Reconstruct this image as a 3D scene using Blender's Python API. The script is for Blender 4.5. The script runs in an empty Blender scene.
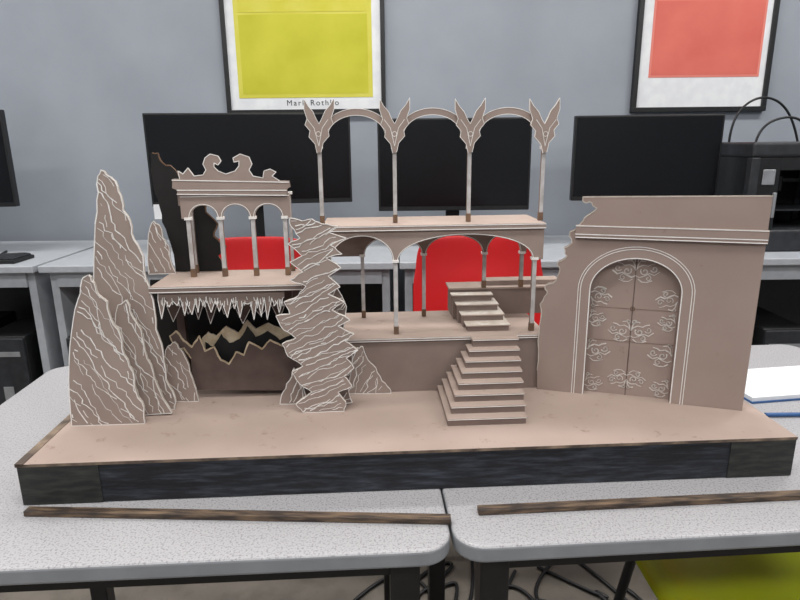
import bpy, bmesh, math, random
from mathutils import Vector, Matrix
random.seed(7)
scene = bpy.context.scene
scene.view_settings.view_transform = 'Standard'

# ------------------------------------------------------------------ camera
F = 600.0
TZ = 0.75                 # table height
CAMP = Vector((0, 0, TZ + 0.44))
ROT = Matrix.Rotation(math.radians(90 - 14.5), 3, 'X') @ Matrix.Rotation(math.radians(-0.6), 3, 'Z')
cd = bpy.data.cameras.new('camera'); cam = bpy.data.objects.new('camera', cd)
scene.collection.objects.link(cam)
cd.sensor_width = 36; cd.lens = 36 * F / 800; cd.clip_start = 0.02
cam.matrix_world = Matrix.Translation(CAMP) @ ROT.to_4x4()
scene.camera = cam

def ray(px, py):
    return ROT @ Vector(((px - 400) / F, (300 - py) / F, -1))
def onz(px, py, z):
    d = ray(px, py); return CAMP + d * ((z - CAMP.z) / d.z)

class Pl:
    """vertical plane: local x = along it, local y = going back, local z = world height"""
    def __init__(s, O, u):
        s.O = Vector((O[0], O[1], 0)); s.u = Vector((u[0], u[1], 0)).normalized()
        s.n = s.u.cross(Vector((0, 0, 1)))
        s.M = Matrix(((s.u.x, -s.n.x, 0, s.O.x), (s.u.y, -s.n.y, 0, s.O.y), (0, 0, 1, 0), (0, 0, 0, 1)))
    def uv(s, px, py):
        d = ray(px, py); t = (s.O - CAMP).dot(s.n) / d.dot(s.n); P = CAMP + d * t
        return ((P - s.O).dot(s.u), P.z)
    def pts(s, L): return [s.uv(*p) for p in L]
    def back(s, d): return Pl(s.O - s.n * d, s.u)

# ------------------------------------------------------------------ materials
def lin(c):
    return tuple(((v / 255) / 12.92 if v / 255 <= 0.04045 else ((v / 255 + 0.055) / 1.055) ** 2.4) for v in c) + (1,)
def mat(name, c1, c2=None, scale=20, rough=0.7, lo=0.35, hi=0.65, stretch=(1, 1, 1), metal=0, spec=None, bump=0, c3=None, s3=8, lo3=.6, hi3=.7, detail=6):
    m = bpy.data.materials.new(name); m.use_nodes = True; nt = m.node_tree; b = nt.nodes['Principled BSDF']
    b.inputs['Base Color'].default_value = lin(c1); b.inputs['Roughness'].default_value = rough
    b.inputs['Metallic'].default_value = metal
    if spec is not None: b.inputs['Specular IOR Level'].default_value = spec
    if c2:
        tc = nt.nodes.new('ShaderNodeTexCoord'); mp = nt.nodes.new('ShaderNodeMapping'); mp.inputs['Scale'].default_value = stretch
        nz = nt.nodes.new('ShaderNodeTexNoise'); nz.inputs['Scale'].default_value = scale; nz.inputs['Detail'].default_value = detail
        rp = nt.nodes.new('ShaderNodeValToRGB'); rp.color_ramp.elements[0].position = lo; rp.color_ramp.elements[1].position = hi
        rp.color_ramp.elements[0].color = lin(c1); rp.color_ramp.elements[1].color = lin(c2)
        nt.links.new(tc.outputs['Object'], mp.inputs['Vector']); nt.links.new(mp.outputs[0], nz.inputs['Vector'])
        nt.links.new(nz.outputs['Fac'], rp.inputs['Fac']); out = rp.outputs['Color']
        if c3:
            n3 = nt.nodes.new('ShaderNodeTexNoise'); n3.inputs['Scale'].default_value = s3; n3.inputs['Detail'].default_value = 9; n3.inputs['Roughness'].default_value = .7
            r3 = nt.nodes.new('ShaderNodeValToRGB'); r3.color_ramp.elements[0].position = lo3; r3.color_ramp.elements[1].position = hi3
            mx = nt.nodes.new('ShaderNodeMix'); mx.data_type = 'RGBA'; mx.inputs[7].default_value = lin(c3)
            nt.links.new(mp.outputs[0], n3.inputs['Vector']); nt.links.new(n3.outputs['Fac'], r3.inputs['Fac'])
            nt.links.new(r3.outputs['Color'], mx.inputs[0]); nt.links.new(out, mx.inputs[6]); out = mx.outputs[2]
        nt.links.new(out, b.inputs['Base Color'])
        if bump:
            bp = nt.nodes.new('ShaderNodeBump'); bp.inputs['Strength'].default_value = bump; bp.inputs['Distance'].default_value = .002
            nt.links.new(nz.outputs['Fac'], bp.inputs['Height']); nt.links.new(bp.outputs[0], b.inputs['Normal'])
    return m
def emis(name, c, s):
    m = bpy.data.materials.new(name); m.use_nodes = True; b = m.node_tree.nodes['Principled BSDF']
    b.inputs['Base Color'].default_value = lin(c); b.inputs['Emission Color'].default_value = lin(c); b.inputs['Emission Strength'].default_value = s
    return m

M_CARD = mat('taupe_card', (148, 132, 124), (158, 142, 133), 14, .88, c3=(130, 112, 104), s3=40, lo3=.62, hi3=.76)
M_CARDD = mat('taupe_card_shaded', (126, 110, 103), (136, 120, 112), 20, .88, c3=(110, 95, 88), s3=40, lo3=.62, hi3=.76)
M_WALLC = mat('taupe_gate_wall', (150, 132, 124), (159, 141, 132), 7, .85, c3=(126, 105, 95), s3=34, lo3=.62, hi3=.72)
M_TOP = mat('stage_floor_card', (159, 141, 131), (169, 151, 141), 7, .88, c3=(132, 111, 100), s3=38, lo3=.60, hi3=.72)
M_EDGE = mat('cut_edge', (204, 197, 188), (182, 170, 158), 60, .8)
M_WHITE = mat('white_paint_line', (244, 242, 240), (230, 226, 222), 80, .8)
M_DOORW = mat('door_scroll_paint', (224, 218, 213), (206, 197, 190), 80, .8)
M_CREAM = mat('cream_edge', (214, 198, 172), (184, 164, 134), 60, .85)
M_COL = mat('column_grey', (196, 194, 194), (168, 163, 160), 60, .7)
M_COLB = mat('column_wood', (126, 98, 76), (96, 76, 62), 60, .85)
M_DARK = mat('black_card', (12, 11, 12), (20, 18, 18), 30, .7)
M_CAVE = mat('cave_brown', (84, 69, 65), (102, 86, 80), 24, .88)
M_BASE = mat('base_black_paint', (23, 26, 33), (72, 77, 88), 24, .55, .42, .8, (1, 1, 8), bump=.4, detail=12, c3=(14, 15, 19), s3=9, lo3=.45, hi3=.6)
M_BASEG = mat('base_olive_black', (27, 28, 28), (54, 55, 50), 30, .6, .4, .7, (1, 1, 5), bump=.3)
M_WOODE = mat('raw_wood_edge', (78, 66, 58), (150, 130, 110), 30, .75, .4, .7)
M_STRIP = mat('stained_wood', (50, 40, 34), (124, 102, 80), 30, .6, .4, .75, (1, 7, 7), bump=.2)
M_LAM = mat('speckled_laminate', (166, 165, 168), (128, 127, 130), 380, .38, .5, .68, detail=2, c3=(194, 193, 195), s3=300, lo3=.6, hi3=.68)
M_LEDGE = mat('table_edge_band', (134, 137, 141), (144, 147, 151), 20, .45)
M_BMET = mat('black_metal', (22, 22, 24), (30, 30, 32), 40, .4)
M_BPL = mat('black_plastic', (18, 19, 21), (26, 27, 29), 40, .45)
M_SCR = mat('monitor_glass', (9, 10, 13), (12, 13, 16), 3, .22)
M_PRN = mat('printer_plastic', (34, 36, 40), (46, 48, 52), 30, .5)
M_RED = mat('red_plastic', (196, 20, 26), (182, 16, 22), 4, .4)
M_LIME = mat('lime_plastic', (188, 200, 20), (170, 186, 15), 4, .35)
M_PAPER = mat('white_paper', (226, 228, 230), (216, 218, 222), 20, .8)
M_BLUE = mat('blue_cover', (50, 95, 150), (40, 80, 130), 20, .5)
M_LINE = mat('ruled_line', (150, 170, 200), (160, 178, 205), 20, .8)
M_WALL = mat('grey_wall_paint', (143, 149, 158), (151, 157, 166), 3, .85)
M_FLOOR = mat('brown_floor', (100, 94, 86), (124, 117, 108), 12, .6, c3=(78, 71, 64), s3=3, lo3=.5, hi3=.7)
M_CEIL = mat('ceiling_paint', (215, 215, 213), (222, 222, 220), 3, .9)
M_DESK = mat('desk_laminate', (164, 168, 174), (172, 176, 182), 30, .5)
M_SILV = mat('silver_plastic', (150, 152, 156), (165, 168, 172), 30, .35, metal=.4)

# ------------------------------------------------------------------ builders
def empty(name, loc=(0, 0, 0), rz=0):
    e = bpy.data.objects.new(name, None); scene.collection.objects.link(e)
    e.location = loc; e.rotation_euler = (0, 0, rz); e.empty_display_size = .05; return e
def addobj(name, me, mats, parent=None, M=None):
    for m in mats: me.materials.append(m)
    o = bpy.data.objects.new(name, me); scene.collection.objects.link(o)
    if M is not None: o.matrix_world = M
    if parent:
        o.parent = parent
        if M is not None: o.matrix_parent_inverse = parent_inv(parent)
    return o
def parent_inv(p):
    return (Matrix.Translation(p.location) @ p.rotation_euler.to_matrix().to_4x4()).inverted()
def clean(pts):
    out = []
    for p in pts:
        if not out or (abs(p[0] - out[-1][0]) + abs(p[1] - out[-1][1])) > 1e-5: out.append(p)
    if (abs(out[0][0] - out[-1][0]) + abs(out[0][1] - out[-1][1])) < 1e-5: out.pop()
    return out
def prism_bm(bm, pts, fn, a, b, mi=0, si=0):
    """extrude 2-D outline between a and b; fn(p,t)->Vector"""
    pts = clean(pts)
    A = [bm.verts.new(fn(p, a)) for p in pts]; B = [bm.verts.new(fn(p, b)) for p in pts]
    f1 = bm.faces.new(A); f2 = bm.faces.new(B[::-1]); f1.material_index = mi; f2.material_index = mi
    n = len(pts)
    for i in range(n):
        f = bm.faces.new([A[i], B[i], B[(i + 1) % n], A[(i + 1) % n]]); f.material_index = si
    f1.normal_update(); f2.normal_update()
    if n > 4: bmesh.ops.triangulate(bm, faces=[f1, f2], ngon_method='EAR_CLIP')
def flat(name, pl, pts, th, m, parent, edge=None, off=0.0):
    bm = bmesh.new()
    prism_bm(bm, pts, lambda p, t: Vector((p[0], t, p[1])), off, off + th, 0, 1 if edge else 0)
    bmesh.ops.recalc_face_normals(bm, faces=bm.faces)
    me = bpy.data.meshes.new(name); bm.to_mesh(me); bm.free()
    return addobj(name, me, [m] + ([edge] if edge else []), parent, pl.M)
RW = random.Random(99)
def ribbons(name, pl, lines, w, m, parent, off=-0.0006, vary=0.0):
    bm = bmesh.new()
    for L in lines:
        wl_ = w * (1 + RW.uniform(-vary, vary))
        for a, b in zip(L[:-1], L[1:]):
            d = Vector((b[0] - a[0], b[1] - a[1]));
            if d.length < 1e-6: continue
            ww = wl_ * (1 + RW.uniform(-vary, vary) * .6)
            d.normalize(); n = Vector((-d.y, d.x)) * ww / 2; e = d * ww * .3
            q = [(a[0] + n.x - e.x, a[1] + n.y - e.y), (b[0] + n.x + e.x, b[1] + n.y + e.y), (b[0] - n.x + e.x, b[1] - n.y + e.y), (a[0] - n.x - e.x, a[1] - n.y - e.y)]
            bm.faces.new([bm.verts.new((p[0], off, p[1])) for p in q])
    me = bpy.data.meshes.new(name); bm.to_mesh(me); bm.free()
    return addobj(name, me, [m], parent, pl.M)
def rect(u0, u1, z0, z1): return [(u0, z0), (u1, z0), (u1, z1), (u0, z1)]
def slab(name, pl, x0, x1, y0, y1, z0, z1, top, side, parent):
    bm = bmesh.new(); prism_bm(bm, [(x0, y0), (x1, y0), (x1, y1), (x0, y1)], lambda p, t: Vector((p[0], p[1], t)), z0, z1, 0, 1)
    bmesh.ops.recalc_face_normals(bm, faces=bm.faces)
    me = bpy.data.meshes.new(name); bm.to_mesh(me); bm.free(); return addobj(name, me, [top, side], parent, pl.M)
def box(name, x0, x1, y0, y1, z0, z1, m, parent=None, bevel=0, M=None):
    bm = bmesh.new(); prism_bm(bm, [(x0, y0), (x1, y0), (x1, y1), (x0, y1)], lambda p, t: Vector((p[0], p[1], t)), z0, z1)
    bmesh.ops.recalc_face_normals(bm, faces=bm.faces)
    me = bpy.data.meshes.new(name); bm.to_mesh(me); bm.free()
    o = addobj(name, me, [m], parent)
    if bevel:
        md = o.modifiers.new('bevel', 'BEVEL'); md.width = bevel; md.segments = 3
    return o
def tube(name, pts, r, m, parent=None, cyclic=False, smooth=True):
    c = bpy.data.curves.new(name, 'CURVE'); c.dimensions = '3D'; c.bevel_depth = r; c.bevel_resolution = 3; c.use_fill_caps = True
    s = c.splines.new('NURBS' if smooth else 'POLY'); s.points.add(len(pts) - 1)
    for q, p in zip(s.points, pts): q.co = (p[0], p[1], p[2], 1)
    if smooth: s.order_u = 4; s.use_endpoint_u = True
    c.materials.append(m); o = bpy.data.objects.new(name, c); scene.collection.objects.link(o)
    if parent: o.parent = parent
    return o
def inside(p, poly):
    c = False; n = len(poly)
    for i in range(n):
        a, b = poly[i], poly[(i + 1) % n]
        if (a[1] > p[1]) != (b[1] > p[1]) and p[0] < (b[0] - a[0]) * (p[1] - a[1]) / (b[1] - a[1]) + a[0]: c = not c
    return c
def hatch(poly, ang, spacing, wander, seed, step=.006, gap=.05):
    R = random.Random(seed); ca, sa = math.cos(ang), math.sin(ang); out = []
    P = [(p[0] * ca + p[1] * sa, -p[0] * sa + p[1] * ca) for p in poly]
    s0, s1 = min(p[0] for p in P), max(p[0] for p in P); t0, t1 = min(p[1] for p in P), max(p[1] for p in P)
    t = t0 + spacing * .4
    while t < t1:
        off = R.uniform(-1, 1) * spacing * .3; s = s0; cur = []
        while s < s1:
            off += R.uniform(-1, 1) * wander; off *= .9
            q = (s * ca - (t + off) * sa, s * sa + (t + off) * ca)
            if inside(q, poly) and R.random() > gap: cur.append(q)
            else:
                if len(cur) > 1: out.append(cur)
                cur = []
            s += step * R.uniform(.6, 1.5)
        if len(cur) > 1: out.append(cur)
        t += spacing * R.uniform(.7, 1.3)
    return out
def jag(poly, amp, seed, n=2):
    """roughen the outline of a torn/cut card piece"""
    R = random.Random(seed); out = []
    for a, b in zip(poly, poly[1:] + poly[:1]):
        out.append(a)
        L = math.hypot(b[0] - a[0], b[1] - a[1])
        if L < amp * 4: continue
        for k in range(1, n + 1):
            f = k / (n + 1); nx, nz = -(b[1] - a[1]) / L, (b[0] - a[0]) / L; q = R.uniform(-1, 1) * amp
            out.append((a[0] + (b[0] - a[0]) * f + nx * q, a[1] + (b[1] - a[1]) * f + nz * q))
    return out

# ------------------------------------------------------------------ stage set model
S = empty('stage_set_model')
mid_foot = onz(400, 491, TZ)
zb = Pl(mid_foot, (1, 0)).uv(400, 451)[1]
FL = onz(15, 465, zb); FR = onz(798, 437, zb)
u = (FR - FL).normalized(); W = (FR - FL).length
front = Pl(FL, u)
DEP = 0.42
def at(px, py, z=None):            # plane parallel to the front passing through a floor contact
    P = onz(px, py, zb if z is None else z)
    return front.back(-(P - front.O).dot(front.n))
def dep(pl): return -(pl.O - front.O).dot(front.n)
# base box
flat('base_front_board', front, rect(.001, W - .001, TZ + .001, zb - .004), .018, M_BASE, S, off=.0015)
flat('base_front_patch_left', front, rect(.001, .100, TZ + .001, zb - .004), .0012, M_BASEG, S, off=0.0003)
flat('base_front_patch_right', front, rect(W - .09, W - .001, TZ + .001, zb - .004), .0012, M_BASEG, S, off=0.0003)
flat('base_side_left', front, rect(.001, .019, TZ + .001, zb - .004), DEP - .03, M_BASEG, S, off=.0205)
flat('base_side_right', front, rect(W - .019, W - .001, TZ + .001, zb - .004), DEP - .03, M_BASEG, S, off=.0205)
flat('base_back_board', front, rect(.023, W - .023, TZ + .001, zb - .004), .016, M_BASEG, S, off=DEP - .02)
slab('stage_floor', front, 0, W, 0, DEP, zb - .004, zb, M_TOP, M_WOODE, S)
flat('base_left_lip', front, rect(-.001, .010, zb - .004, zb + .0008), DEP, M_WOODE, S)

def rock(name, pl, px, th, ang, sp, seed, m=M_CARD, off=0, w=.00105, wander=.0045, amp=.0015, gap=.05):
    P = jag(pl.pts(px), amp, seed)
    P = [(p[0], max(p[1], zb + .0003)) for p in P]
    flat(name, pl, P, th, m, S, M_EDGE, off)
    L = hatch(P, math.radians(ang), sp, wander, seed, gap=gap)
    ribbons(name + '_lines', pl, L, w, M_WHITE, S, off - .0006, .45)
    ribbons(name + '_outline', pl, [P + P[:1]], w * 1.15, M_WHITE, S, off - .0006, .3)
    return P
# left crags
pT = at(120, 411)
rock('crag_tall', pT, [(94, 411), (93, 300), (95, 235), (97, 200), (98, 176), (101, 170), (108, 176), (115, 181), (121, 196), (123, 210), (130, 221), (134, 240), (143, 256), (146, 280), (153, 300), (156, 330), (163, 352), (166, 380), (175, 398), (175, 411)], .005, 118, .0092, 3)
pF = at(105, 425)
rock('crag_front', pF, [(72, 426), (69, 380), (72, 330), (78, 300), (82, 280), (88, 275), (94, 283), (98, 295), (107, 302), (111, 320), (120, 335), (124, 355), (133, 372), (136, 392), (144, 408), (145, 424)], .005, 122, .0092, 5)
pM = at(150, 416)
rock('crag_middle', pM, [(112, 417), (113, 330), (118, 305), (126, 300), (133, 318), (141, 330), (145, 352), (153, 372), (160, 392), (172, 413)], .005, 112, .0085, 8)
pS = at(180, 402)
rock('crag_small', pS, [(164, 402), (163, 360), (168, 346), (174, 342), (182, 351), (189, 366), (194, 384), (199, 401)], .005, 112, .0075, 9)

# left pavilion platform -------------------------------------------------
pP = front.back(.15)
zP = pP.uv(225, 286)[1]
uL, uR = pP.uv(149, 290)[0], pP.uv(302, 290)[0]
thP = .009; PD = .115
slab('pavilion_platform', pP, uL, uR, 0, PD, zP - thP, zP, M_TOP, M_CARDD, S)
ribbons('pavilion_platform_lines', pP, [[(uL, zP - .0012), (uR, zP - .0012)], [(uL, zP - .0075), (uR, zP - .0075)]], .0013, M_WHITE, S)
def stal(name, pl, x0, x1, top, lo, hi, seed, m, w=5):
    R = random.Random(seed); P = [(x1, top), (x0, top)]; x = x0; up = True
    while x < x1:
        P.append((x, R.uniform(*(hi if up else lo)))); up = not up; x += R.uniform(w * .5, w * 1.3)
    P.append((x1, hi[0])); Q = pl.pts(P); Q = [(p[0], min(p[1], zP - thP - .0003)) for p in Q]
    flat(name, pl, Q, .003, m, S, M_EDGE)
    ribbons(name + '_lines', pl, [Q[1:]], .0011, M_WHITE, S)
    return Q
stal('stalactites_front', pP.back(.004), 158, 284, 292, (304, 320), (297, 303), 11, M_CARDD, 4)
R_ = random.Random(5); LL = []
for k in range(70):
    x = R_.uniform(160, 282); y = R_.uniform(297, 303); a = pP.uv(x, y); LL.append([a, (a[0] + R_.uniform(-.001, .001), a[1] - R_.uniform(.004, .010))])
ribbons('stalactite_strokes', pP.back(.004), LL, .0009, M_WHITE, S)
stal('stalactites_back', pP.back(.05), 165, 292, 288, (312, 326), (300, 306), 13, M_CAVE, 8)
# cave walls under it
def lowpoly(pl, px, top=None):
    Q = pl.pts(px); return [(p[0], min(max(p[1], zb + .0003), (zP - thP - .0003) if top else 9)) for p in Q]
pC = front.back(.19)
Q = jag(lowpoly(pC, [(193, 390), (191, 358), (184, 348), (176, 349), (170, 336), (176, 331), (184, 341), (192, 347), (199, 336), (205, 351), (214, 347), (221, 360), (229, 364), (236, 352), (244, 355), (249, 342), (262, 349), (270, 340), (282, 346), (296, 336), (298, 390)]), .0008, 3)
flat('cave_front_wall', pC, Q, .004, M_CAVE, S, M_CREAM); ribbons('cave_front_wall_edge', pC, [Q[3:-6]], .0018, M_CREAM, S, vary=.4)
pC1 = front.back(.215)
Q = jag(lowpoly(pC1, [(196, 372), (202, 338), (208, 332), (216, 336), (226, 326), (238, 333), (247, 320), (256, 329), (268, 323), (284, 330), (298, 325), (298, 372)]), .0012, 6)
flat('cave_pale_shards', pC1, Q, .003, M_CREAM, S, M_EDGE)
Q = jag(lowpoly(pC1, [(208, 372), (206, 341), (214, 346), (222, 333), (230, 342), (240, 338), (248, 325), (256, 336), (268, 330), (280, 339), (298, 331), (298, 372)]), .0012, 7)
flat('cave_dark_shards', pC1, Q, .002, M_DARK, S, M_DARK, off=-.006)
pC2 = pP.back(PD - .008)
Q = lowpoly(pC2, [(150, 370), (150, 280), (304, 280), (304, 370)], 1)
flat('cave_back_wall', pC2, Q, .004, M_DARK, S, M_DARK)
for i, (uu, dd) in enumerate([(uL + .012, PD - .03), (uR - .012, PD - .03), (uR - .012, .03)]):
    flat('platform_post_%d' % i, pP, rect(uu - .006, uu + .006, zb, zP - thP), .012, M_CAVE, S, off=dd)
# pavilion -----------------------------------------------------------------
pA = front.back(.215)
def column(name, pl, px, py, z0, z1, w=.0062, foot=.013, off=0.0, uu=None):
    uc = pl.uv(px, py)[0] if uu is None else uu
    flat(name, pl, rect(uc - w / 2, uc + w / 2, z0 + foot * .9, z1), w, M_COL, S, M_CARDD, off)
    flat(name + '_foot', pl, rect(uc - w / 2 - .0006, uc + w / 2 + .0006, z0 + .0003, z0 + foot), w + .0012, M_COLB, S, off=off - .0006)
    flat(name + '_cap', pl, rect(uc - w / 2 - .002, uc + w / 2 + .002, z1 - .004, z1), w + .004, M_WHITE, S, off=off - .002)
    return uc
def arcade(ul, ur, zt, cols, zs, zc, hw, zlow=None):
    P = [(ul, zt), (ur, zt), (ur, zs)]
    for b, a in zip(cols[::-1][:-1], cols[::-1][1:]):
        x1, x0 = b - hw, a + hw; c = (x0 + x1) / 2; r = (x1 - x0) / 2
        P.append((x1, zs))
        for k in range(1, 20):
            t = math.pi * k / 20; P.append((c + r * math.cos(t), zs + (zc - zs) * math.sin(t) ** .9))
        P.append((x0, zs))
    P.append((ul, zs)); return P
def arcs(cols, zs, zc, hw, d):
    out = []
    for a, b in zip(cols[:-1], cols[1:]):
        x0, x1 = a + hw, b - hw; c = (x0 + x1) / 2; r = (x1 - x0) / 2
        out.append([(c - (r + d) * math.cos(math.pi * k / 24), zs + (zc - zs + d) * math.sin(math.pi * k / 24) ** .9) for k in range(25)])
    return out
zs, zc = pA.uv(235, 218)[1], pA.uv(235, 205)[1]
cu = [column('pavilion_column_%d' % i, pA, x, 240, zP, zs + .002) for i, x in enumerate((190, 222, 254, 286))]
zt = pA.uv(235, 194)[1]
flat('pavilion_arches', pA, arcade(cu[0] - .009, cu[3] + .009, zt, cu, zs, zc, .004), .004, M_CARD, S, M_EDGE, off=-.001)
ribbons('pavilion_arch_lines', pA, arcs(cu, zs, zc, .004, .0018) + [[(cu[0] - .008, zt - .003), (cu[3] + .008, zt - .003)]], .0012, M_WHITE, S, off=-.0018)
flat('pavilion_entablature', pA, pA.pts([(178, 195), (178, 190), (173, 188), (173, 179), (289, 181), (290, 187), (287, 189), (287, 195)]), .012, M_CARD, S, M_CARDD, off=-.004)
ribbons('pavilion_entablature_lines', pA, [pA.pts([(173, 180), (289, 182)]), pA.pts([(178, 190), (287, 190)]), pA.pts([(178, 194), (287, 195)])], .0014, M_WHITE, S, off=-.0048)
crown = [(180, 180), (178, 171), (183, 174), (188, 168), (194, 176), (203, 175), (206, 170), (203, 164), (205, 158), (210, 154), (218, 156), (221, 161), (218, 165), (214, 163), (214, 167), (218, 171), (226, 174), (235, 171), (239, 166), (239, 161), (234, 162), (233, 158), (240, 154), (249, 157), (252, 164), (249, 170), (253, 176), (263, 178), (264, 171), (270, 169), (276, 172), (272, 176), (280, 181)]
Qc = pA.pts(crown); flat('pavilion_broken_pediment', pA, Qc, .004, M_CARD, S, M_EDGE)
ribbons('pavilion_pediment_lines', pA, [Qc], .0012, M_WHITE, S)
flat('pavilion_side_return', pA, rect(cu[0] - .012, cu[0] - .008, zc, zt + .004), .03, M_CARDD, S, M_CARD)
pAb = pA.back(.032)
for i, c in enumerate((cu[0], cu[3])):
    column('pavilion_back_column_%d' % i, pAb, 0, 0, zP, zt, uu=c - .004 + .008 * i, w=.005)
# black ragged flat and small back crag
pB = pP.back(PD - .006)
Qb = jag(pB.pts([(176, 274), (171, 245), (162, 222), (158, 200), (152, 178), (150, 153), (158, 153), (163, 163), (173, 168), (178, 176), (190, 180), (194, 194), (208, 198), (206, 212), (218, 224), (214, 236), (226, 246), (218, 256), (224, 264), (222, 274)]), .002, 4)
Qb = [(p[0], max(p[1], zP + .0003)) for p in Qb]
flat('black_ragged_flat', pB, Qb, .004, M_DARK, S, M_COLB)
ribbons('black_flat_edge', pB, [Qb[16:24], Qb[36:50]], .0016, M_COLB, S, vary=.4)
pK = pP.back(PD - .02)
Pk = jag(pK.pts([(149, 276), (148, 250), (150, 228), (154, 221), (160, 226), (163, 238), (169, 246), (171, 262), (176, 275)]), .0015, 5)
Pk = [(p[0], max(p[1], zP + .0003)) for p in Pk]
flat('crag_back', pK, Pk, .004, M_CARD, S, M_EDGE); ribbons('crag_back_lines', pK, hatch(Pk, 1.9, .007, .002, 5) + [Pk + Pk[:1]], .0011, M_WHITE, S)

# twisted crag --------------------------------------------------------------
pR = at(325, 412)
tw = [(303, 412), (296, 404), (312, 392), (300, 384), (292, 372), (303, 366), (288, 356), (282, 344), (296, 338), (284, 330), (276, 316), (290, 314), (284, 302), (298, 296), (306, 286), (290, 280), (303, 272), (290, 262), (302, 256), (288, 244), (300, 238), (291, 226), (290, 218), (302, 221), (312, 219), (322, 224), (338, 226), (328, 232), (346, 238), (330, 245), (342, 254), (326, 258), (341, 268), (328, 276), (340, 287), (328, 294), (344, 302), (332, 310), (350, 320), (338, 326), (354, 334), (345, 341), (358, 350), (346, 358), (354, 368), (344, 376), (352, 386), (338, 392), (346, 402), (344, 412)]
rock('twisted_crag', pR, tw, .005, 24, .0058, 21, wander=.003, amp=.0012)
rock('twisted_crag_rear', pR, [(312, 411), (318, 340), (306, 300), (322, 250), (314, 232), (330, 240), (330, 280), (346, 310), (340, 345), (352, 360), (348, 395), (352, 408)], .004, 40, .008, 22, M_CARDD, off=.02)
rock('crag_foot_left', at(294, 404), [(280, 404), (283, 392), (290, 380), (294, 368), (299, 374), (304, 390), (307, 404)], .004, 75, .008, 24)
rock('crag_foot_right', at(365, 394), [(338, 394), (344, 375), (352, 364), (357, 348), (363, 347), (368, 360), (376, 368), (382, 381), (390, 389), (391, 394)], .004, 60, .0075, 25)

# terrace ---------------------------------------------------------------------
pW = at(420, 391)
zT = pW.uv(420, 337)[1]
w0, w1 = pW.uv(304, 360)[0], pW.uv(545, 360)[0]
dW = dep(pW); TD = .15
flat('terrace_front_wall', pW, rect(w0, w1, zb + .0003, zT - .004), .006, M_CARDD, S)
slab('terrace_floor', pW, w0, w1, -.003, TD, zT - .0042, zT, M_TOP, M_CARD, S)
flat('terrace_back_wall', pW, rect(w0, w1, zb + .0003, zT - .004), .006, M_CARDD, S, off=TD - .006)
ribbons('terrace_lines', pW, [[(w0, zT - .001), (w1, zT - .001)], [(w0, zT - .0045), (w1, zT - .0045)]], .0012, M_WHITE, S, off=-.0036)
# lower stairs
pS0 = at(485, 425); d0 = dep(pS0); n = 8
for i in range(n):
    f = i / (n - 1); d = d0 + (dW - .006 - d0) * (i / n); pl = front.back(d)
    zt_ = zb + (zT - zb) * (i + 1) / n
    if i == n - 1: zt_ = zT + .0008
    x0 = 448 + 25 * f; x1 = 526 - 8 * f; yy = 418 - 78 * f
    a, b = pl.uv(x0, yy)[0], pl.uv(x1, yy)[0]
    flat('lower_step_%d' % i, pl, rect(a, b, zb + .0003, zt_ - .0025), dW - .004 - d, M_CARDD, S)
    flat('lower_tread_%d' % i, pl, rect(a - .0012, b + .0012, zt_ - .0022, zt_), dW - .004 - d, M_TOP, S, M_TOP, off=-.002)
    ribbons('lower_tread_line_%d' % i, pl, [[(a, zt_ - .0011), (b, zt_ - .0011)]], .0011, M_WHITE, S, off=-.0024)
# landing + upper stairs
pN = at(500, 314, zT)
dN = dep(pN)
zL = pN.uv(500, 287)[1]
l0, l1 = pN.uv(449, 287)[0], pN.uv(562, 287)[0]
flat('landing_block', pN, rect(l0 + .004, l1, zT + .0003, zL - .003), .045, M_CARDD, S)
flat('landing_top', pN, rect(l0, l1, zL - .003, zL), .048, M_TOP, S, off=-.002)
flat('landing_upper_block', pN, rect(pN.uv(487, 280)[0], l1, zL, zL + .008), .03, M_CARD, S, M_TOP, off=.015)
dU = dep(at(488, 331, zT))
n = 4
for i in range(n):
    d = dU + (dN - dU) * i / n; pl = front.back(d); zt_ = zT + (zL - zT) * (i + 1) / (n + 0.6)
    a = pl.uv(468 - 5 * i, 320)[0]; b = pl.uv(509 - 6 * i, 320)[0]
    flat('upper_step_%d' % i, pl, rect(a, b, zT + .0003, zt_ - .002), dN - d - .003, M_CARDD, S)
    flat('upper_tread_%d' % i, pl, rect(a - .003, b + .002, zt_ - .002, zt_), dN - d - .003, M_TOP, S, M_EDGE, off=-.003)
# upper platform
pU = front.back(dW + .012)
zU = pU.uv(430, 225)[1]; p0, p1 = pU.uv(322, 226)[0], pU.uv(546, 226)[0]
UD = .115
slab('gallery_floor', pU, p0, p1, 0, UD, zU - .008, zU, M_TOP, M_CARD, S)
ribbons('gallery_lines', pU, [[(p0, zU - .0012), (p1, zU - .0012)], [(p0, zU - .0072), (p1, zU - .0072)]], .0013, M_WHITE, S)
# lower arcade front
pf = pU.back(.004)
zsp = pf.uv(396, 262)[1]; zcr = pf.uv(396, 236)[1]
fc = [pf.uv(330, 300)[0], pf.uv(396, 300)[0], pf.uv(533, 300)[0]]
zg = zU - .0082
flat('lower_arcade_front_a', pf, arcade(p0 + .001, fc[1], zg, fc[:2], zsp, zcr, .004), .003, M_CARD, S, M_EDGE)
flat('lower_arcade_front_b', pf, arcade(fc[1], p1 - .001, zg, fc[1:], zsp, zcr, .004), .003, M_CARD, S, M_EDGE)
ribbons('lower_arcade_front_lines', pf, arcs(fc, zsp, zcr, .004, .0012), .0012, M_WHITE, S)
for i, c in enumerate(fc): column('lower_front_column_%d' % i, pf, 0, 0, zT, zsp + .003, uu=c, w=.0065)
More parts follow.
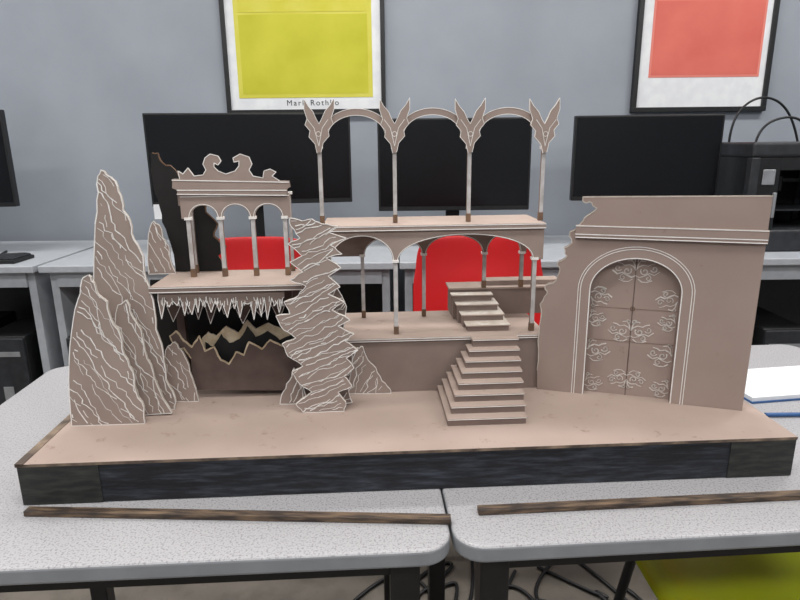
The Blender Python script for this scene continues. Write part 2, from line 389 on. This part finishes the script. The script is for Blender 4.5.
# lower arcade back
pb = pU.back(UD - .012)
bc = [pb.uv(x, 285)[0] for x in (363, 424, 484, 521)]
zsp2 = pb.uv(424, 255)[1]; zcr2 = pb.uv(424, 236)[1]
flat('lower_arcade_back', pb, arcade(p0 + .001, p1 - .001, zg, bc, zsp2, zcr2, .004), .003, M_CARDD, S, M_EDGE)
ribbons('lower_arcade_back_lines', pb, arcs(bc, zsp2, zcr2, .004, .0014), .0011, M_WHITE, S)
for i, c in enumerate(bc):
    column('lower_back_column_%d' % i, pb, 0, 0, zT if i < 2 else zL, zsp2 + .003, uu=c, w=.006)
flat('gallery_side_beam', pU, rect(p1 - .006, p1 - .002, zcr, zg), UD - .01, M_CARDD, S, off=.008)
# upper arcade -------------------------------------------------------------------
pX = pU.back(.03)
tops = [(321, 148), (395, 150), (469, 150), (542, 150)]
uc = []
for i, (x, y) in enumerate(tops):
    uc.append(column('upper_column_%d' % i, pX, x, 190, zU, pX.uv(x, 146)[1], w=.0058))
zspr = pX.uv(430, 136)[1]; zcro = pX.uv(430, 108)[1]
for i in range(3):
    a, b = uc[i], uc[i + 1]; c = (a + b) / 2; ro = (b - a) / 2 - .004; h = zcro - zspr; t = .0095
    outer = [(c + ro * math.cos(math.pi * k / 28), zspr + h * math.sin(math.pi * k / 28)) for k in range(29)]
    inner = [(c + (ro - t) * math.cos(math.pi * k / 28), zspr + (h - t) * math.sin(math.pi * k / 28)) for k in range(28, -1, -1)]
    flat('upper_arch_%d' % i, pX, outer + inner, .004, M_CARD, S, M_EDGE)
    ribbons('upper_arch_lines_%d' % i, pX, [outer, inner], .0009, M_WHITE, S)
half = [(-2, 153), (-4, 144), (-10, 137), (-9, 131), (-14, 125), (-12, 119), (-15, 110), (-15, 99), (-11, 106), (-6, 112), (-3, 119), (0, 124)]
for i, c in enumerate(uc):
    x = tops[i][0]
    L = [( -q[0], q[1]) for q in half[:-1]][::-1]
    P = [pX.uv(x + q[0] , q[1])for q in half] + [pX.uv(x + q[0], q[1] - 1) for q in L]
    du = c - pX.uv(x, 150)[0]
    P = [(p[0] + du, p[1]) for p in P]
    flat('winged_capital_%d' % i, pX, P, .004, M_CARD, S, M_EDGE, off=-.004)
    zz = [pX.uv(x, y)[1] for y in (128, 134, 146)]
    cl = [[(c + .0035 * math.cos(k * math.pi / 6), zz[1] + .0035 * math.sin(k * math.pi / 6)) for k in range(13)],
          [(c - .015, zz[0] + .012), (c - .006, zz[0]), (c, zz[2])], [(c + .015, zz[0] + .012), (c + .006, zz[0]), (c, zz[2])]]
    ribbons('winged_capital_lines_%d' % i, pX, [P] + cl, .0008, M_WHITE, S, off=-.0048)

# gate wall ------------------------------------------------------------------------
A = onz(537, 389, zb); B = onz(743, 411, zb); G = Pl(A, B - A)
dl, drr = G.uv(587, 340)[0], G.uv(676, 340)[0]
dc = (dl + drr) / 2; dr_ = (drr - dl) / 2; zdt = G.uv(632, 259)[1]; zds = zdt - dr_ * .78
def arch_path(r, top, spring, zlow, n=28):
    return [(dc + r, zlow)] + [(dc + r * math.cos(math.pi * k / n), spring + (top - spring) * math.sin(math.pi * k / n)) for k in range(n + 1)] + [(dc - r, zlow)]
left = G.pts([(537, 370), (538, 340), (541, 318), (540, 304), (547, 294), (545, 286), (556, 281), (560, 270), (558, 262), (567, 256), (564, 248), (572, 243), (570, 232), (577, 228), (583, 221), (590, 214), (597, 208), (592, 203), (584, 202), (583, 197)])
left = jag(left, .0018, 31, 2)[:-2]
right = G.pts([(770, 196)])
r0 = G.uv(742, 411)[0]
tr = (r0 + .0, right[0][1])
lowz = zb + .0003
outline = [(0, lowz)] + left + [tr, (r0, lowz)] + arch_path(dr_, zdt, zds, lowz)
flat('gate_wall', G, outline, .014, M_WALLC, S, M_CARDD)
ribbons('gate_wall_edge', G, [left + [tr]], .0014, M_EDGE, S, vary=.4)
c0 = G.uv(576, 230)[0]; zc1, zc2 = G.uv(660, 227)[1], G.uv(660, 240)[1]
flat('gate_cornice', G, rect(c0, r0 + .001, zc2, zc1), .005, M_WALLC, S, M_CARD, off=-.0055)
ribbons('gate_cornice_lines', G, [[(c0, zc1 - .0008), (r0, zc1 - .0008)], [(c0, zc2 + .001), (r0, zc2 + .001)], [(c0, zc2 + .0055), (r0, zc2 + .0055)]], .0014, M_WHITE, S, off=-.0062)
for k, (e, w) in enumerate(((.0145, .0011), (.018, .001), (.0012, .0015))):
    ribbons('gate_surround_%d' % k, G, [arch_path(dr_ + e, zdt + e, zds, lowz)], w, M_WHITE, S)
gd = arch_path(dr_ + .004, zdt + .004, zds, lowz)
flat('gate_doors', G, gd, .004, M_WALLC, S, off=.0145)
def cluster(cx, cz, sc, sides=(-1, 1), flip=1):
    out = []
    for s in sides:
        c = lambda x, z: (cx + s * x * sc, cz + flip * z * sc)
        for (ox, oz, r, a, t) in ((.009, .001, .0045, 2.6, 1.1), (.0185, .004, .0038, 3.6, 1.0), (.013, -.0065, .0034, 1.5, -1.0), (.003, .012, .0028, 0, 1.0)):
            sp = [(ox + (r * (1 - .75 * k / 18)) * math.cos(a + t * 2 * math.pi * k / 18), oz + (r * (1 - .75 * k / 18)) * math.sin(a + t * 2 * math.pi * k / 18)) for k in range(19)]
            out.append([c(*q) for q in sp])
        out.append([c(0, -.004), c(.004, -.006), c(.009, -.004), c(.014, -.001), c(.019, -.003), c(.024, .001)])
        out.append([c(0, .002), c(.003, .006), c(.007, .008), c(.012, .007), c(.015, .009), c(.019, .010)])
        out.append([c(.001, .004), c(.002, .009), c(.005, .013), c(.009, .012)])
        out.append([c(.003, -.008), c(.007, -.011), c(.012, -.011), c(.017, -.009)])
    return out
GD = G.back(.0145)
dcx = dc; hw = dr_
lines = []
H = zdt - zb
for fz, sc, fl in ((.90, 1.35, 1), (.47, 1.35, 1), (.13, 1.15, -1)): lines += cluster(dcx + .0, zb + H * fz, sc, (-1, 1), fl)
for fz, sc, fl in ((.72, 1.25, -1), (.55, 1.0, 1), (.31, 1.4, 1), (.07, 1.1, 1)):
    lines += cluster(dcx - hw + .0015, zb + H * fz, sc, (1,), fl); lines += cluster(dcx + hw - .0015, zb + H * fz, sc, (-1,), fl)
ribbons('gate_door_scrolls', GD, lines, .0015, M_DOORW, S, vary=.35)
ribbons('gate_door_seam', GD, [[(dcx, zb), (dcx, zdt - .001)]], .0012, M_CAVE, S)
ribbons('gate_door_rails', GD, [[(dcx - hw, zb + H * .64), (dcx + hw, zb + H * .64)], [(dcx - hw, zb + H * .40), (dcx + hw, zb + H * .40)]], .0006, M_COLB, S)
kn = [(dcx + .003 * math.cos(k * math.pi / 6), zb + H * .64 + .003 * math.sin(k * math.pi / 6)) for k in range(13)]
ribbons('gate_door_ring', GD, [kn], .0012, M_COLB, S, off=-.0012)

# ------------------------------------------------------------------ front tables
def rrect(w, d, r, n=8):
    P = []
    for cx, cy, a in ((r, r, math.pi), (w - r, r, 1.5 * math.pi), (w - r, d - r, 0), (r, d - r, .5 * math.pi)):
        for k in range(n + 1): P.append((cx + r * math.cos(a + k * math.pi / 2 / n), cy + r * math.sin(a + k * math.pi / 2 / n)))
    return P
def table(name, O, ang, w, d):
    E = empty(name, (O.x, O.y, 0), ang)
    bm = bmesh.new(); prism_bm(bm, rrect(w, d, .035), lambda p, t: Vector((p[0], p[1], t)), TZ - .022, TZ, 0, 1)
    bmesh.ops.dissolve_limit(bm, angle_limit=.001, verts=bm.verts, edges=bm.edges); bmesh.ops.recalc_face_normals(bm, faces=bm.faces)
    me = bpy.data.meshes.new('tabletop'); bm.to_mesh(me); bm.free(); o = addobj('tabletop', me, [M_LAM, M_LEDGE], E)
    md = o.modifiers.new('bevel', 'BEVEL'); md.width = .004; md.segments = 3; md.limit_method = 'ANGLE'; md.angle_limit = .8
    i = .035; q = .036
    k = 0
    for x in (i, w - i - q):
        for y in (i, d - i - q):
            k += 1; box('leg_%d' % k, x, x + q, y, y + q, .0, TZ - .023, M_BMET, E, .003)
    for y in (i + .006, d - i - q + .006): box('rail_%d' % int(y * 100), i + q, w - i - q, y, y + .024, TZ - .062, TZ - .023, M_BMET, E)
    for x in (i + .006, w - i - q + .006): box('side_rail_%d' % int(x * 100), x, x + .024, i + q, d - i - q, TZ - .062, TZ - .023, M_BMET, E)
    return E
a = onz(0, 570, TZ); b = onz(454, 550, TZ); di = (b - a).normalized(); wl = .75
O = b - di * wl; table('classroom_table', O, math.atan2(di.y, di.x), wl, .64)
a = onz(457, 549, TZ); b = onz(800, 531, TZ); di = (b - a).normalized()
table('classroom_table', a, math.atan2(di.y, di.x), .86, .64)

# wood strips
def strip(p, q, wd=.012, h=.007):
    a = onz(*p, TZ + h); b = onz(*q, TZ + h); L = (b - a).length
    o = box('wood_strip', 0, L, 0, wd, 0, h, M_STRIP, None, .0006)
    o.location = (a.x, a.y, TZ + .0005); o.rotation_euler = (0, 0, math.atan2((b - a).y, (b - a).x))
strip((23, 512), (451, 520)); strip((479, 511), (812, 495))

# notebook on right
E = empty('spiral_notebook', tuple(onz(752, 404, TZ)), math.radians(8))
box('cover', 0, .24, 0, .13, .0003, .003, M_BLUE, E); box('pages', .002, .24, .003, .128, .003, .010, M_PAPER, E)
for k in range(11): box('rule_%d' % k, .006, .238, .012 + k * .0105, .0125 + k * .0105, .010, .0102, M_LINE, E)
E = empty('blue_pen', tuple(onz(765, 417, TZ) + Vector((0, 0, .004))), 0)
tube('barrel', [(0, 0, 0), (.10, .0, 0)], .0035, M_BLUE, E, smooth=False); tube('tip', [(-.012, 0, 0), (0, 0, 0)], .0015, M_SILV, E, smooth=False)
tube('cap', [(.06, 0, .0), (.11, .0, 0)], .0039, M_BPL, E, smooth=False)

# ------------------------------------------------------------------ room
YW = 3.0
def wallp(name, x0, x1, y0, y1, z0, z1, m): return box(name, x0, x1, y0, y1, z0, z1, m)
wallp('floor', -3.6, 3.6, -2.6, YW + .1, -.1, -.0005, M_FLOOR)
wallp('wall_back', -3.5, 3.5, YW, YW + .1, 0, 2.8, M_WALL)
wallp('wall_left', -3.6, -3.5, -2.5, YW + .1, 0, 2.8, M_WALL)
wallp('wall_right', 3.5, 3.6, -2.5, YW + .1, 0, 2.8, M_WALL)
wallp('wall_front', -3.6, 3.6, -2.6, -2.5, 0, 2.8, M_WALL)
wallp('ceiling', -3.6, 3.6, -2.6, YW + .1, 2.8, 2.9, M_CEIL)
box('baseboard_back', -3.5, 3.5, YW - .012, YW - .0005, 0, .09, M_BPL)
M_TUBE = emis('lamp_diffuser', (255, 252, 245), 3)
for ix, x in enumerate((-2.0, 0, 2.0)):
    for iy, y in enumerate((-1.3, .3, 1.9)):
        E = empty('ceiling_light', (x, y, 2.8)); box('housing', -.62, .62, -.16, .16, -.06, -.0005, M_SILV, E, .004); box('diffuser', -.59, .59, -.13, .13, -.068, -.0602, M_TUBE, E)
        l = bpy.data.lights.new('lamp', 'AREA'); l.shape = 'RECTANGLE'; l.size = 1.2; l.size_y = .28; l.energy = {-1.3: 22, .3: 19, 1.9: 25}[y]; l.color = (1, .985, .965)
        lo = bpy.data.objects.new('lamp', l); scene.collection.objects.link(lo); lo.parent = E; lo.location = (0, 0, -.075)
w = bpy.data.worlds.new('world'); scene.world = w; w.use_nodes = True
w.node_tree.nodes['Background'].inputs[0].default_value = (.8, .85, .9, 1); w.node_tree.nodes['Background'].inputs[1].default_value = .3

# posters
WP = Pl((0, YW), (1, 0))
def qbox(name, x0, x1, z0, z1, y0, y1, m, parent, bevel=0):
    return box(name, x0, x1, y0, y1, z0, z1, m, parent, bevel)
def poster(px0, px1, py1, h, paints, text, tpx, fr=.02):
    x0 = WP.uv(px0, py1)[0]; x1 = WP.uv(px1, py1)[0]; z0 = WP.uv((px0 + px1) / 2, py1)[1]; z1 = z0 + h
    E = empty('framed_poster', ((x0 + x1) / 2, YW, z0)); wd = (x1 - x0) / 2
    qbox('frame_bottom', -wd, wd, 0, fr, -.03, -.001, M_BPL, E, .002); qbox('frame_top', -wd, wd, h - fr, h, -.03, -.001, M_BPL, E, .002)
    qbox('frame_left', -wd, -wd + fr, fr, h - fr, -.03, -.001, M_BPL, E, .002); qbox('frame_right', wd - fr, wd, fr, h - fr, -.03, -.001, M_BPL, E, .002)
    qbox('print_sheet', -wd + fr, wd - fr, fr, h - fr, -.018, -.001, M_PAPER, E)
    for i, (a, b, c, d, m) in enumerate(paints):
        qbox('colour_field_%d' % i, -wd + a, wd - b, c, h - d, -.019 - .0006 * (i + 1), -.0178, m, E)
    if text:
        c = bpy.data.curves.new('caption', 'FONT'); c.body = text; c.size = tpx; c.align_x = 'CENTER'; c.extrude = .0003; c.space_character = 1.3; c.materials.append(M_BPL)
        o = bpy.data.objects.new('caption', c); scene.collection.objects.link(o); o.parent = E; o.location = (.03, -.0188, fr + .018); o.rotation_euler = (math.pi / 2, 0, 0)
    return E
Y1 = mat('colour_yellow', (198, 192, 60), (208, 202, 88), 6, .7); Y2 = mat('colour_olive', (182, 180, 38), (198, 194, 56), 5, .7); Y3 = mat('colour_pale', (196, 190, 50), (206, 200, 80), 8, .7)
R1 = mat('colour_pink', (222, 134, 122), (214, 122, 110), 6, .7); R2 = mat('colour_red', (204, 96, 84), (214, 110, 96), 5, .7); R3 = mat('colour_rose', (196, 60, 88), (210, 84, 100), 8, .7)
poster(229, 386, 114, 1.00, [(.06, .06, .073, .06, Y1), (.08, .08, .09, .565, Y2), (.08, .08, .445, .09, Y3)], 'Mark Rothko', .036)
poster(629, 762, 112, 1.00, [(.07, .05, .155, .06, R1), (.08, .06, .165, .515, R2), (.08, .06, .492, .30, R3)], '', .02, .022)

# back desks
YD = 2.28
def desk(x0, x1):
    E = empty('computer_desk', (x0, YD, 0)); L = x1 - x0
    box('desktop', 0, L, 0, .66, .722, .75, M_DESK, E, .004)
    box('side_panel_left', .02, .05, .04, .62, 0, .7215, M_DESK, E); box('side_panel_right', L - .05, L - .02, .04, .62, 0, .7215, M_DESK, E)
    box('modesty_panel', .0505, L - .0505, .55, .57, .2, .7215, M_BPL, E); box('apron', .0505, L - .0505, .03, .05, .66, .7215, M_DESK, E)
for x0, x1 in ((-3.3, -1.42), (-1.40, -.02), (0, 1.30), (1.32, 3.2)): desk(x0, x1)
def tower(x, y, rz=0):
    E = empty('computer_tower', (x, y, 0), rz)
    box('case', -.09, .09, -.2, .2, .01, .46, M_BPL, E, .006); box('front_bezel', -.088, .088, -.214, -.2005, .015, .455, M_PRN, E, .004)
    box('drive_slot', -.07, .07, -.217, -.214, .38, .40, M_SILV, E); box('vent_panel', -.02, .02, -.217, -.214, .05, .25, M_SILV, E)
    for i in (-.07, .07): box('foot_%d' % (i > 0), i - .012, i + .012, -.15, .15, 0, .0098, M_BPL, E)
tower(-1.60, 2.5); tower(-1.25, 2.5); tower(1.55, 2.5); tower(1.1, 2.5)
tower(-1.88, 2.5)

# monitors
def monitor(pxc, pyt, pyb, wpx, D, rz, tag=False):
    pl = Pl((0, D), (1, 0)); x = pl.uv(pxc, (pyt + pyb) / 2)[0]; z1 = pl.uv(pxc, pyt)[1]; z0 = pl.uv(pxc, pyb)[1]
    wd = (pl.uv(pxc + wpx / 2, 160)[0] - pl.uv(pxc - wpx / 2, 160)[0]) / 2 / math.cos(rz)
    E = empty('computer_monitor', (x, D, .75), rz); a, b = z0 - .75, z1 - .75
    box('housing', -wd, wd, -.02, .015, a, b, M_BPL, E, .004); box('screen', -wd + .008, wd - .008, -.0215, -.0195, a + .02, b - .008, M_SCR, E)
    box('rear_bulge', -wd * .45, wd * .45, .015, .05, a + .06, b - .08, M_BPL, E, .012)
    box('neck', -.03, .03, .04, .06, .0, (a + b) / 2, M_BPL, E, .004); box('stand_base', -.12, .12, -.07, .09, .0005, .014, M_BPL, E, .005)
    if tag: box('number_tag', -wd + .005, -wd + .06, -.024, -.022, a - .05, a + .01, M_PAPER, E)
    return E
monitor(252, 113, 204, 195, 2.58, math.radians(9), True)
monitor(454, 118, 210, 152, 2.62, 0)
monitor(645, 115, 200, 143, 2.62, math.radians(-3))
monitor(-83, 110, 208, 178, 2.55, math.radians(5))

# keyboards / cables on desks
def keyboard(x, y):
    E = empty('keyboard', (x, y, .7505)); box('tray', 0, .43, 0, .14, 0, .014, M_BPL, E, .003)
    bm = bmesh.new()
    for r in range(5):
        for c in range(18):
            prism_bm(bm, [(.01 + c * .023, .01 + r * .025), (.029 + c * .023, .01 + r * .025), (.029 + c * .023, .031 + r * .025), (.01 + c * .023, .031 + r * .025)], lambda p, t: Vector((p[0], p[1], t)), .0142, .019)
    me = bpy.data.meshes.new('keys'); bm.to_mesh(me); bm.free(); addobj('keys', me, [M_PRN], E)
keyboard(-1.95, 2.33); keyboard(-.75, 2.33); keyboard(.1, 2.33); keyboard(.75, 2.34)
tube('desk_cable', [(-1.9, 2.6, .756), (-1.75, 2.45, .756), (-1.6, 2.62, .756), (-1.5, 2.4, .756), (-1.65, 2.36, .756), (-1.72, 2.6, .756)], .005, M_BPL)

# 3-D printer
PP = Pl((0, 2.45), (1, 0)); x0 = PP.uv(744, 190)[0]; ztp = PP.uv(765, 142)[1] - .75
E = empty('desktop_3d_printer', (x0, 2.42, .7505)); Wp = .44; Dp = .36
box('base_unit', 0, Wp, 0, Dp, 0, .09, M_PRN, E, .01)
for i, (x, y) in enumerate(((0, 0), (Wp - .035, 0), (0, Dp - .035), (Wp - .035, Dp - .035))): box('post_%d' % i, x, x + .035, y, y + .035, .09, ztp - .06, M_PRN, E, .004)
box('top_frame', 0, Wp, 0, Dp, ztp - .06, ztp, M_PRN, E, .012); box('rear_panel', .035, Wp - .035, Dp - .02, Dp - .01, .09, ztp - .06, M_BPL, E)
box('left_panel', .008, .012, .035, Dp - .035, .09, ztp - .06, M_BPL, E)
box('right_panel', Wp - .012, Wp - .008, .035, Dp - .035, .09, ztp - .06, M_BPL, E)
box('front_fascia', .035, .12, .004, .012, .09, ztp - .06, M_BPL, E, .002)
box('front_fascia_top', .12, Wp - .035, .004, .012, ztp - .11, ztp - .06, M_BPL, E, .002)
box('build_plate', .07, Wp - .07, .06, Dp - .06, .16, .168, M_PRN, E); box('gantry', .035, Wp - .035, .18, .2, .27, .285, M_PRN, E)
box('print_head', .16, .23, .15, .22, .23, .30, M_BPL, E, .006); box('door_handle', .1, .112, -.010, .0035, .14, .24, M_SILV, E, .003)
box('control_screen', .25, .36, -.004, -.0003, .02, .075, emis('screen_blue', (60, 130, 210), .4), E)
box('window_trim', .05, .10, -.002, .0038, .27, .33, M_SILV, E, .004)
tube('filament_tube_a', [(.06, .3, ztp), (.06, .3, ztp + .10), (.12, .3, ztp + .18), (.24, .32, ztp + .20), (.34, .33, ztp + .12), (.38, .33, ztp)], .005, M_BPL, E)
tube('filament_tube_b', [(.12, .2, ztp), (.13, .2, ztp + .06), (.2, .2, ztp + .11), (.32, .2, ztp + .10), (.36, .2, ztp)], .005, M_BPL, E)

# chairs
def chair(loc, rz, m, bh=.45, wd=.43):
    E = empty('plastic_chair', loc, rz)      # faces local -y
    bm = bmesh.new(); NU, NV = 10, 16
    prof = [(-.22, .425), (-.205, .447), (-.17, .45), (-.1, .442), (0, .436), (.1, .438), (.15, .448), (.185, .48), (.2, .52), (.207, .58), (.215, .64), (.224, .70), (.233, .76), (.242, .80), (.248, .85), (.252, .90)]
    kz = bh / .45
    rows = []
    for j, (y, z) in enumerate(prof):
        if z > .45: z = .45 + (z - .45) * kz
        f = j / (NV - 1); hwid = wd / 2 * (1 if 0.1 < f < .85 else .95) * (.86 if .42 < f < .55 else 1)
        if j == NV - 1: hwid *= .93
        row = []
        for i in range(NU + 1):
            s = -1 + 2 * i / NU; cup = (abs(s) ** 3) * .03
            if f < .48: v = (s * hwid, y, z + cup * .6)
            else: v = (s * hwid, y - cup * 1.3, z - (abs(s) ** 4) * (.015 if j > NV - 3 else 0))
            row.append(bm.verts.new(v))
        rows.append(row)
    for r0_, r1_ in zip(rows[:-1], rows[1:]):
        for i in range(NU): bm.faces.new([r0_[i], r0_[i + 1], r1_[i + 1], r1_[i]])
    for f in bm.faces: f.smooth = True
    me = bpy.data.meshes.new('shell'); bm.to_mesh(me); bm.free(); o = addobj('shell', me, [m], E)
    md = o.modifiers.new('solid', 'SOLIDIFY'); md.thickness = .008; md = o.modifiers.new('sub', 'SUBSURF'); md.levels = 2; md.render_levels = 2
    for i, (x, y) in enumerate(((-.15, -.13), (.15, -.13), (-.15, .13), (.15, .13))):
        tube('leg_%d' % i, [(x, y, .428), (x * 1.25, y * 1.45, .0)], .011, M_BMET, E, smooth=False)
    tube('under_frame', [(-.15, -.13, .424), (.15, -.13, .424), (.15, .13, .424), (-.15, .13, .424), (-.15, -.13, .424)], .010, M_BMET, E, smooth=False)
def chx(px, y): return Pl((0, y), (1, 0)).uv(px, 250)[0]
chair((chx(478, 1.95), 1.72, 0), 0, M_RED, .45)
chair((chx(256, 1.95), 1.74, 0), math.radians(4), M_RED, .45, .40)
chair((chx(684, 1.9), 1.68, 0), math.radians(-3), M_RED, .38)
chair((.655, .98, 0), math.radians(-90), M_LIME, .19)

# floor cables
for k in range(8):
    R = random.Random(40 + k); x = .02 + k * .07; y = 1.2 + R.uniform(-.1, .25)
    pts = [(x + R.uniform(-.25, .25), y + R.uniform(-.25, .3), .006) for _ in range(9)]
    tube('floor_cable', pts, .005, M_BPL)
